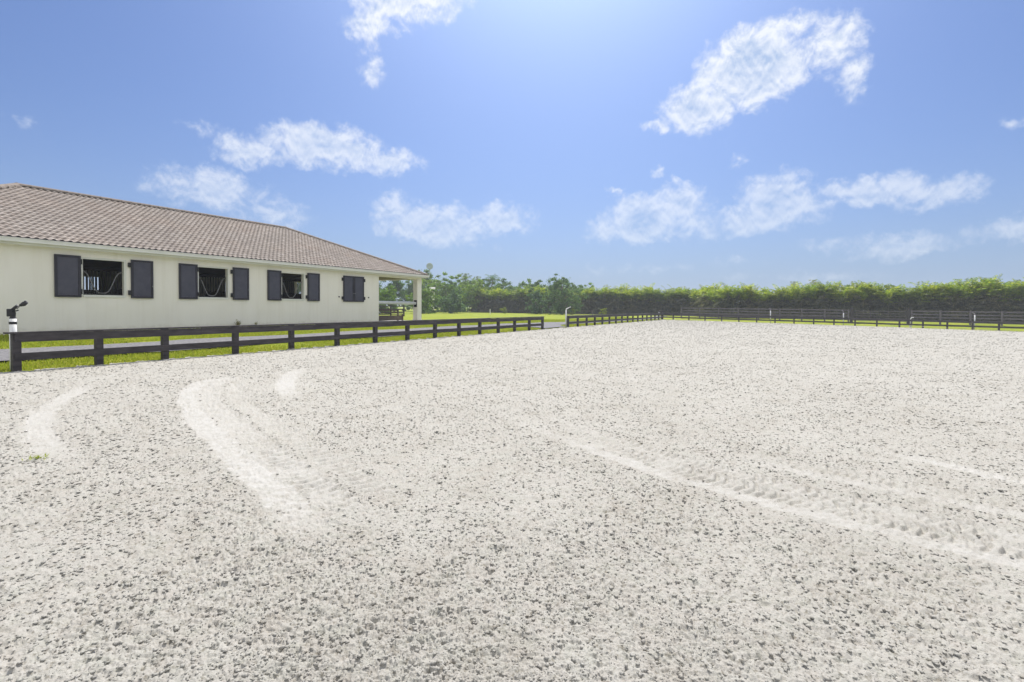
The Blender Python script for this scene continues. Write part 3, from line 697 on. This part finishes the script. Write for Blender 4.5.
def low_fence(label, origin, yaw, offs, x0, x1, zf, cap0=.0, group='low rail fences round the sand arena', bottom=True):
    r = thing('rail_fence', label, 'fence', origin, yaw, group)
    pm = post_mesh(.875, .15)
    fence_posts(r, pm, offs, zf)
    rail(r, 'top_rail', x0 + .0, x1, -.115, -.078, .675, .872, zf, rr=random.Random(len(offs)))
    rail(r, 'lower_rail', x0, x1, -.115, -.078, .255, .425, zf, rr=random.Random(len(offs) + 1))
    rail(r, 'cap_rail', x0 - cap0, x1 + .06, -.13, .085, .880, .915, zf, joint=4.1, rr=random.Random(3))
    return r
offs = [13.05, 14.61, 16.15] + [18.2 + i * 2.037 for i in range(12)]
low_fence('low dark two rail fence in front of the stable, ending at the gateway', P(0, 0, 0), YAW, offs, 13.0, 40.62, lambda x: 0.0, .14)
low_fence('low dark two rail fence running from the gateway to the far arena corner', P(0, 0, 0), YAW, [45.25 + i * 2.046 for i in range(16)] + [78.3], 45.2, 78.3, lambda x: 0.0)
zf = lambda x: -.013 * x
low_fence('low dark two rail fence across the far end of the arena', P(78.5, 0, 0), YAW - math.pi / 2, [2.06 * i + 1.38 for i in range(27)], .0, 56.2, zf)
# taller post at the far corner
m = MB(); m.box(-.14, .14, -.14, .14, -.12, 1.12, .01); m.box(-.16, .16, -.16, .16, 1.122, 1.16)
o = m.build('corner_post', 'fence', None, False, P(78.62, -.14, 0), YAW); tag(o, 'thick dark corner post where the two far arena fences meet', 'post')
# tall four rail paddock fence behind the far end, with a gate in it
TS = 83.0                                            # its distance along s
tzf = lambda x: tz(TS, x)
def tall_fence(label, w0, w1, n, h=1.62, grp='tall paddock fence runs behind the arena'):
    r = thing('paddock_fence', label, 'fence', P(TS, 0, 0), YAW - math.pi / 2, grp)
    pm = post_mesh(h, .16, 'oldfence')
    fence_posts(r, pm, [w0 + (w1 - w0) * i / n for i in range(n + 1)], tzf, m='oldfence')
    for k, z in enumerate((.32, .68, 1.04, 1.42)):
        rail(r, 'rail', w0, w1, .082, .115, z, z + .15, tzf, 'oldfence', 2.6, random.Random(k))
    return r
G0, G1 = 22.0, 27.6
tall_fence('tall grey four rail fence behind the arena, left of the paddock gate', 1.6, G0 - .3, 8)
tall_fence('tall grey four rail fence behind the arena, right of the paddock gate', G1 + .3, 62, 13)
for w, lb in ((G0, 'thick dark gate post at the left of the paddock gate'), (G1, 'thick dark gate post at the right of the paddock gate')):
    m = MB(); m.box(-.15, .15, -.15, .15, -.1, 1.82, .01); m.box(-.17, .17, -.17, .17, 1.822, 1.87)
    tag(m.build('gate_post', 'fence', None, False, P(TS, w, tzf(w)), YAW), lb, 'post', 'paddock gate posts')
gt = thing('paddock_gate', 'wide five bar gate between two thick dark posts behind the arena', 'gate', P(TS, G0 + .2, tzf(G0) + .12), YAW - math.pi / 2)
gl = G1 - G0 - .4
for i in range(5): m = MB(); m.tube([(.03, 0, .08 + i * .3), (gl - .03, 0, .08 + i * .3)], .028, 6); m.build('bar', 'oldfence', gt)
m = MB()
for x in (0.03, gl / 3, gl * 2 / 3, gl - .03): m.tube([(x, .03, .05), (x, .03, 1.32)], .028, 6)
m.build('upright', 'oldfence', gt)

# a dark paddock fence beyond the porch, seen through it
r = thing('paddock_fence', 'dark three rail fence on the lawn seen through the porch', 'fence', (-12.9, 58.5, 0), R(176), None)
pz = lambda x: .33
pm = post_mesh(1.3, .14)
fence_posts(r, pm, [i * 1.6 for i in range(7)], pz)
for k, z in enumerate((.35, .75, 1.13)): rail(r, 'rail', 0, 9.6, -.10, -.072, z, z + .14, pz, 'fence', 4.8, random.Random(k + 9))

# ================================================================== SPRINKLERS
def sprinkler_gun(s, w, label, h=1.36, yaw=0.0, group='irrigation sprinklers on white posts round the arena', z=None):
    t = thing('sprinkler', label, 'sprinkler', P(s, w, tz(s, w) if z is None else z), yaw, group)
    m = MB(); m.tube([(0, 0, -.1), (0, 0, h - .17)], .066, 14); m.build('standpipe', 'white', t, True)
    m = MB(); m.tube([(0, 0, h - .168), (0, 0, h - .13)], [.066, .05], 12); m.tube([(0, 0, h - .30), (0, 0, h - .24)], .071, 12); m.build('coupling', 'iron', t)
    hd = MB(); hd.tube([(0, 0, h - .128), (0, 0, h - .02)], [.05, .058], 10); hd.box(-.09, .02, -.05, .05, h - .12, h + .06, .008)
    hd.tube([(-.03, 0, h + .02), (.10, 0, h + .14)], [.035, .03], 8)
    hdo = hd.build('valve_body', 'iron', t)
    m = MB(); m.tube([(.08, 0, h + .06), (.17, 0, h + .16)], [.016, .014], 8); m.build('nozzle_tube', 'grille', t)
    m = MB(); m.tube([(.15, 0, h + .14), (.23, 0, h + .18), (.29, 0, h + .21)], [.03, .055, .03], 8); m.tube([(.21, 0, h + .18), (.27, 0, h + .25)], .02, 6); m.build('nozzle', 'iron', t)
    m = MB(); m.tube([(.0, -.02, h - .02), (.13, -.02, h + .03)], .014, 6); m.build('trip_arm', 'iron', t)
    return t
sprinkler_gun(13.07, -.24, 'white standpipe sprinkler with black gun head behind the nearest fence post', 1.36, R(10))
m0 = None
def sprinkler_simple(s, w, label, h, yaw, nz='oldfence'):
    t = thing('sprinkler', label, 'sprinkler', P(s, w, tz(s, w)), yaw, 'irrigation sprinklers on white posts round the arena')
    m = MB(); m.tube([(0, 0, -.1), (0, 0, h)], .055, 10); m.build('standpipe', 'white', t, True)
    m = MB(); m.tube([(0, 0, h + .002), (0, 0, h + .10), (.22, 0, h + .22), (.36, 0, h + .28)], [.045, .045, .03, .035], 8); m.build('nozzle', nz, t)
    return t
sprinkler_simple(45.3, -.2, 'white sprinkler post at the right side of the gateway', 1.32, R(-10), 'white')
sprinkler_simple(78.0, -.45, 'short sprinkler post beside the far corner post', 1.0, 0)
sprinkler_simple(79.2, 13.2, 'white sprinkler post behind the far fence, left of the paddock gate', 1.55, R(80))
sprinkler_simple(79.2, 20.9, 'white sprinkler post in front of the left paddock gate post', 1.45, R(80))
sprinkler_simple(79.2, 32.6, 'rightmost white sprinkler post behind the far fence', 1.55, R(80))
t = thing('hydrant_pipe', 'short bent white water pipe behind the far fence, right of the paddock gate', 'pipe', P(79.3, 27.2, tz(79.3, 27.2)), YAW - math.pi / 2)
m = MB(); m.tube([(0, 0, -.1), (0, 0, .95), (.12, 0, 1.1), (.3, 0, 1.12)], .05, 8); m.build('standpipe', 'white', t, True)
m = MB(); m.box(-.1, .1, -.1, .1, -.05, .25, .01); m.build('base_box', 'white', t)

# ================================================================== VEGETATION
def areca(seed, H=5.3):
    """clump of yellow-green feather palms: canes, drooping lower fronds, bright arching tops"""
    rr = random.Random(seed); cn = MB(); hi = MB(); lo = MB()
    for c in range(18):
        a = rr.uniform(0, 6.28); q = rr.uniform(.0, .75); bx, by = math.cos(a) * q, math.sin(a) * q
        hh = H * (rr.uniform(.42, .74) if c < 13 else rr.uniform(.16, .38)); lean = rr.uniform(.03, .20)
        tx, ty = bx + math.cos(a) * lean * hh, by + math.sin(a) * lean * hh
        cn.tube([(bx, by, -.1), ((bx + tx) / 2 - .03, (by + ty) / 2, hh * .55), (tx, ty, hh)], [.055, .045, .04], 5, False)
        for k in range(12):
            fa = rr.uniform(0, 6.28); low = k >= 7
            L_ = rr.uniform(1.3, 2.3); el = rr.uniform(.25, .8) if low else rr.uniform(.85, 1.45)
            z0 = hh - (rr.uniform(.4, 3.2) if low else rr.uniform(0, .25)); z0 = max(.35, z0)
            fr = z0 / hh; px, py = bx + (tx - bx) * fr, by + (ty - by) * fr
            tgt = lo if (low or z0 < H * .42) else hi
            p = Vector((px, py, z0)); d = Vector((math.cos(fa) * math.cos(el), math.sin(fa) * math.cos(el), math.sin(el)))
            n = 9; st = L_ / n; side = Vector((-math.sin(fa), math.cos(fa), 0)); pr = p.copy()
            for i in range(n):
                p2 = p + d * st
                if i > 0:
                    ll = .52 * math.sin(math.pi * (i + .8) / (n + 1.3)) + .10
                    for sg in (-1, 1):
                        ld = (side * sg * .85 + d * .55 + Vector((0, 0, .22 - .05 * i))).normalized(); w_ = d * .066
                        e = p + ld * ll; e.z -= .10 * ll * rr.uniform(.5, 2.5)
                        mid = p + ld * ll * .5 + Vector((0, 0, .03))
                        tgt.add([p - w_ * .5, mid - w_, e, mid + w_], [(0, 1, 2, 3)])
                tgt.add([p, p2, p2 + Vector((0, 0, -.025)), p + Vector((0, 0, -.035))], [(0, 1, 2, 3)])
                d = (d + Vector((0, 0, -.11 - .022 * i))).normalized(); p = p2
    return cn, lo, hi
def areca_meshes(seed):
    out = []
    for mb, nm, mt in zip(areca(seed), ('canes', 'lower_fronds', 'crown_fronds'), ('cane', 'old_shaded_palm', 'palm')):
        o = mb.build(nm, mt); out.append((nm, o.data)); bpy.data.objects.remove(o)
    return out
AR = [areca_meshes(s) for s in range(5)]
def place_areca(x, y, z, sc_, rz, label, group):
    r = thing('areca_palm', label, 'palm', (x, y, z), rz, group); r.scale = (sc_ * 1.05, sc_ * 1.05, sc_)
    for nm, me in AR[rnd.randrange(5)]:
        c = bpy.data.objects.new(nm, me); col.objects.link(c); c.parent = r
    return r
# hedge line parallel to the far end of the arena (s constant), w runs from the left lawn to the right
HS = 102.5
def hedge_s(w):
    k = min(1, max(0, (w + 1) / 8)); k = k * k * (3 - 2 * k)
    return 103.5 * (1 - k) + 90.5 * k
# strip of dead leaves, its dark tone painting the shade under the palms
rows = []
for i in range(60):
    w = -50 + i * 2.0; j = rnd.uniform(-.3, .3)
    rows.append([(hedge_s(w) - 2.3 + j + k * .9, w) for k in range(6)])
strip('shaded_leaf_litter', mat('shaded_leaf_litter', rough=.95, fn=noisy((.07, .06, .045), (.13, .115, .08), 2, .5, 20, .03)), [list(r) for r in zip(*rows)], .04) if False else None
lit = mat('shaded_leaf_litter', rough=.95, fn=noisy((.07, .06, .045), (.13, .115, .08), 2, .5, 20, .03)); M['litter_shade'] = lit
strip('shaded_leaf_litter', 'litter_shade', [r[::-1] for r in rows], .04)
w = -48.0; i = 0
while w < 66:
    i += 1; s = hedge_s(w) + rnd.uniform(-.35, .35)
    sc_ = .93 + .07 * math.sin(w * .37) * .6 + rnd.uniform(-.10, .09) + (.06 if w > 30 else 0)
    for lim, lab in ((-31, 'areca palm at the back of the lawn, hidden behind the stable and porch'), (-20, 'areca palm behind the shrubs just right of the stable porch'),
                     (-8, 'areca palm in the dark hedge between the porch shrubs and the large blue green tree'), (0, 'areca palm directly behind the large blue green tree'),
                     (8, 'areca palm behind the long side fence, right of the blue green tree'), (G0 - 3, 'areca palm in the hedge behind the four rail fence, left of the paddock gate'),
                     (G1 + 1, 'areca palm in the hedge straight behind the paddock gate'), (41, 'areca palm in the tall right part of the hedge, right of the paddock gate'), (99, 'areca palm at the far right end of the hedge')):
        if w < lim: break
    gp = 'areca palms: ' + lab
    x, y, _ = P(s, w); place_areca(x, y, tz(s, w) - .05, sc_ * (1.1 if w < 3 else 1.0), rnd.uniform(0, 6.28), lab, gp)
    w += rnd.uniform(1.0, 1.3) if w > -1 and w < 7 else rnd.uniform(1.05, 1.4)

def tree(seed, H, cw, leafsize, nleaf, leafm, clumps, trunk_r=.16, crown_lo=.25, spread=1.0, sparse=1.0, droop=0):
    """tapered trunk, limbs reaching to leaf clumps, many small leaves"""
    rr = random.Random(seed); tk = MB(); lf = []
    top = Vector((rr.uniform(-.3, .3), rr.uniform(-.3, .3), H * .62))
    tk.tube([(0, 0, -.15), (top.x * .3, top.y * .3, H * .3), top], [trunk_r, trunk_r * .75, trunk_r * .4], 7, False)
    cs = []
    for k in range(clumps):
        t = (k + rr.random()) / clumps; zc = H * (crown_lo + (1 - crown_lo - .08) * t)
        prof = math.sin(math.pi * min(1, max(.12, (t * .82 + .16)))) ** .7
        a = rr.uniform(0, 6.28); q = cw * prof * rr.uniform(.25, .85)
        c = Vector((math.cos(a) * q, math.sin(a) * q, zc)); cs.append((c, rr.uniform(.5, 1.1) * cw * .30 * spread))
        for _ in range(2):
            c2 = c + Vector((rr.gauss(0, 1), rr.gauss(0, 1), rr.gauss(.25, .8))) * cw * .26 * spread; cs.append((c2, rr.uniform(.25, .7) * cw * .26 * spread))
        b = Vector((top.x * .5, top.y * .5, max(H * .18, zc - H * .22))); mid = (b + c) / 2 + Vector((0, 0, -.1 * H * .3))
        tk.tube([b, mid, c], [trunk_r * .4, trunk_r * .25, trunk_r * .08], 5, False)
    rg = np.random.default_rng(seed); per = nleaf // len(cs); V = []
    for c, r_ in cs:
        d = rg.normal(size=(per, 3)); d /= np.linalg.norm(d, axis=1)[:, None]; rad = r_ * np.minimum(np.abs(rg.normal(size=per)) * .62 + .12, 1.9)
        p = np.array(c) + d * rad[:, None] * (np.array([1.15, 1.15, .7]) * (.7 + .6 * rg.random(3)))
        if droop: p[:, 2] -= droop * rg.random(per)
        u = rg.normal(size=(per, 3)); u /= np.linalg.norm(u, axis=1)[:, None]; v = np.cross(u, rg.normal(size=(per, 3))); v /= np.linalg.norm(v, axis=1)[:, None]
        s_ = leafsize * (.6 + .8 * rg.random(per))[:, None]
        V.append(np.stack([p - u * s_, p + v * s_ * .5, p + u * s_, p - v * s_ * .5], 1))
    V = np.concatenate(V).reshape(-1, 3)
    return tk, V, leafm
def place_tree(spec, x, y, z, label, cat='tree', name='tree', group=None, rz=0, sc_=1):
    tk, V, lm = spec
    r = thing(name, label, cat, (x, y, z), rz, group); r.scale = (sc_,) * 3
    tk.build('trunk', 'bark', r, True)
    c = np_mesh('crown', V, np.arange(len(V)).reshape(-1, 4), lm); c.parent = r
    return r
# the big blue-green tree in front of the hedge, left of its end
def XY(az_, d): return d * math.sin(R(az_)), d * math.cos(R(az_))
x, y = XY(5.9, 92); place_tree(tree(11, 7.0, 4.1, .14, 13000, 'leafb', 60, .18, .05, .72), x, y, .18, 'large blue green bushy tree at the left end of the palm hedge')
x, y = XY(2.8, 96); place_tree(tree(12, 4.6, 2.6, .15, 7000, 'leafb', 20, .12, .06), x, y, .18, 'smaller blue green bush left of the large blue green tree', 'bush', 'bush')
# shrubs at back of lawn
sh = [(-9.5, 96, 4.3, 2.0, 'leafm', 'green shrub in front of the white roofed shed'), (-6.9, 93, 3.7, 2.9, 'leafb', 'rounded grey green shrub right of the stable porch at the back of the lawn'),
      (-10.6, 88, 4.5, 2.6, 'leafm', 'green shrub beside the porch column at the back of the lawn'),
      (-14.5, 84, 4.2, 2.8, 'leafm', 'bright shrub seen through the middle of the porch'),
      (-17.5, 84, 4.8, 2.6, 'leafm', 'bright shrub seen at the left side of the porch opening')]
for k, (a_, d_, h_, c_, l_, lb) in enumerate(sh):
    x, y = XY(a_, d_); place_tree(tree(30 + k, h_, c_, .15, 8000, l_, 20, .10, .04), x, y, .22, lb, 'shrub', 'shrub')
# trees beyond the hedge
proto = {}
for key, args in dict(a=(41, 8.5, 4.6, .22, 9000, 'leafm', 26, .2, .16), b=(42, 9.5, 4.2, .22, 8000, 'leafd', 24, .2, .2), c=(43, 7.8, 4.8, .22, 9000, 'leafb', 26, .2, .14),
                      g=(44, 10.5, 3.6, .10, 9000, 'leafg', 46, .16, .2, .7)).items(): proto[key] = tree(*args)
first = {}
def far_tree(key, a_, d_, sc_, label, group=None):
    x, y = XY(a_, d_)
    if key not in first: first[key] = r = place_tree(proto[key], x, y, .2, label, group=group, sc_=sc_, rz=rnd.uniform(0, 6))
    else:
        r = dup(first[key], (x, y, .2), rnd.uniform(0, 6), label, group, (sc_,) * 3)
        if not group and 'group' in r: del r['group']
    return r
bt = 'trees standing behind the lawn hedge'
lbl = dict(a='mid green leafy tree rising behind the hedge at the back of the lawn', b='dark green tree rising behind the hedge at the back of the lawn', c='blue green broad tree rising behind the hedge at the back of the lawn')
for k, (key, a_, d_, s_) in enumerate([('b', -21, 118, 1.0), ('a', -18.5, 112, 1.0), ('c', -16, 120, .95), ('b', -13.5, 116, .85), ('c', -11.2, 122, .98), ('a', -8.6, 120, .92), ('b', -9.8, 130, 1.05), ('c', -6.8, 118, .86),
                                       ('a', -5.2, 124, .92), ('b', -3.8, 126, .84), ('c', .2, 124, .84), ('a', 1.6, 128, .86), ('c', 3.6, 126, .84), ('b', -1.2, 130, .86), ('a', 8.3, 134, .78), ('b', -24, 110, 1.0), ('c', -27, 105, 1.0), ('a', -7.6, 112, .78), ('a', -2.2, 118, .76), ('a', -4.6, 113, .74), ('c', -.4, 119, .78), ('b', 2.6, 120, .78), ('a', 4.9, 122, .72), ('b', 7.3, 124, .74)]):
    far_tree(key, a_, d_, s_, lbl[key], bt)
for k in range(16):
    far_tree('abc'[k % 3], 11 + k * 2.6 + rnd.uniform(-.5, .5), 112 - k * .9, rnd.uniform(.50, .58), 'low tree hidden behind the palm hedge at the far end of the arena', 'low trees hidden behind the palm hedge')
for key, kind in (('a', 'mid green leafy'), ('b', 'dark green'), ('c', 'blue green broad')):
    L_t = sorted([o for o in col.objects if o.get('group') == bt and o['label'] == lbl[key]], key=lambda o: math.atan2(o.location.x, o.location.y))
    for n_, o in enumerate(L_t):
        pos = 'leftmost' if n_ == 0 else 'rightmost' if n_ == len(L_t) - 1 else ('second', 'third', 'fourth', 'fifth', 'sixth', 'seventh', 'eighth', 'ninth')[n_ - 1] + ' from the left'
        o['label'] = pos + ' of the ' + kind + ' trees behind the lawn hedge'
far_tree('g', -5.4, 128, .98, 'thin grey feathery tree left of the coconut palm')
far_tree('g', -4.1, 131, .92, 'thin grey feathery tree touching the left side of the coconut palm fronds')
far_tree('g', 29.9, 150, .86, 'left one of two pale grey trees above the palm hedge')
far_tree('g', 31.6, 152, .90, 'right one of two pale grey trees above the palm hedge')
far_tree('g', 33.6, 150, .80, 'low pale grey treetop right of the two pale grey trees')
# coconut palm
def coconut(H):
    rr = random.Random(77); tk = MB(); fr = MB(); x0 = .6
    tk.tube([(0, 0, -.2), (.15, 0, H * .4), (x0 * .8, 0, H * .8), (x0, 0, H)], [.2, .15, .12, .11], 8)
    for k in range(20):
        fa = k * 2.4 + rr.uniform(-.2, .2); el = rr.uniform(-.15, 1.25); Lf = rr.uniform(2.4, 3.1)
        p = Vector((x0, 0, H)); d = Vector((math.cos(fa) * math.cos(el), math.sin(fa) * math.cos(el), math.sin(el))); n = 14; st = Lf / n; side = Vector((-math.sin(fa), math.cos(fa), 0))
        for i in range(n):
            p2 = p + d * st
            for sg in (-1, 1):
                ll = .75 * math.sin(math.pi * (i + 1) / (n + 1.5)) + .12; ld = (side * sg * .7 + d * .5 + Vector((0, 0, -.45))).normalized(); w_ = d * .05
                fr.add([p - w_, p + w_, p + ld * ll], [(0, 1, 2)])
            fr.add([p, p2, p2 + Vector((0, 0, -.04)), p + Vector((0, 0, -.05))], [(0, 1, 2, 3)])
            d = (d + Vector((0, 0, -.14))).normalized(); p = p2
    return tk, fr
tk, fr = coconut(7.7); x, y = XY(-2.6, 117)
cp = thing('coconut_palm', 'single tall coconut palm rising above the trees behind the lawn', 'palm', (x, y, .2), R(20)); tk.build('trunk', 'bark', cp, True); fr.build('crown', 'leafb', cp)
# small yellow shrubs at the foot of the hedge
for k, (a_, d_, h_, lb) in enumerate([(-.8, 97, 1.2, 'tiny yellow green shrub on the lawn in front of the hedge, left of the gateway'), (7.0, 90, 1.1, 'small yellow green shrub behind the fence beside the gateway sprinkler'), (10.6, 88, 1.3, 'small yellow green shrub behind the middle of the side fence')]):
    x, y = XY(a_, d_); place_tree(tree(60 + k, h_, .7, .10, 900, 'yell', 7, .04, .1), x, y, .2, lb, 'shrub', 'shrub')
for k, (a_, d_, lb) in enumerate([(-2.55, 84, 'thin pale stake on the lawn left of the gateway'), (9.3, 84, 'short grey stake behind the side fence')]):
    x, y = XY(a_, d_); m = MB(); m.box(-.06, .06, -.06, .06, -.1, .95, .01); tag(m.build('stake', 'white' if k == 0 else 'oldfence', None, False, (x, y, .2)), lb, 'stake')
# distant shed roof between the trees
x, y = XY(-9.55, 104)
sh_ = thing('shed', 'white roofed shed glimpsed between the trees right of the porch', 'shed', (x + .3, y, .2), R(8)); sh_.scale = (.75, 1, 1)
m = MB(); m.box(-1.2, .9, 0, 3.4, 0, 4.35); m.build('wall', 'stucco', sh_)
m = MB(); m.add([(-1.4, -.3, 4.36), (1.1, -.3, 4.36), (1.1, 3.7, 5.35), (-1.4, 3.7, 5.35), (-1.4, -.3, 4.46), (1.1, -.3, 4.46), (1.1, 3.7, 5.45), (-1.4, 3.7, 5.45)],
              [(3, 2, 1, 0), (4, 5, 6, 7), (0, 1, 5, 4), (1, 2, 6, 5), (2, 3, 7, 6), (3, 0, 4, 7)]); m.build('roof', 'concrete', sh_)
# a tuft growing in the sand at the left
rrg = random.Random(8); m = MB()
for k in range(40):
    a = rrg.uniform(0, 6.28); l = rrg.uniform(.03, .07); px, py = rrg.gauss(0, .05), rrg.gauss(0, .035); dx, dy = math.cos(a), math.sin(a)
    m.add([(px - dy * .006, py + dx * .006, 0), (px + dy * .006, py - dx * .006, 0), (px + dx * l, py + dy * l, l * .6)], [(0, 1, 2)])
s_, w_ = SW(-5.15, 5.28); tag(m.build('weed', 'yell', None, False, (-5.15, 5.28, tz(s_, w_) + .02)), 'tiny yellow green weed growing in the sand at the left', 'weed')

# ================================================================== HAZE
m = bpy.data.materials.new('haze_air'); m.use_nodes = True; nn = m.node_tree; nn.nodes.clear()
pv = nn.nodes.new('ShaderNodeVolumePrincipled'); pv.inputs['Color'].default_value = (.88, .94, 1, 1); pv.inputs['Density'].default_value = .0009; pv.inputs['Anisotropy'].default_value = .1
oo = nn.nodes.new('ShaderNodeOutputMaterial'); nn.links.new(pv.outputs[0], oo.inputs['Volume']); M['haze'] = m
b = MB(); b.box(-2600, 2600, -2600, 2600, -4, 14); hz = b.build('haze', 'haze'); tag(hz, kind='stuff')
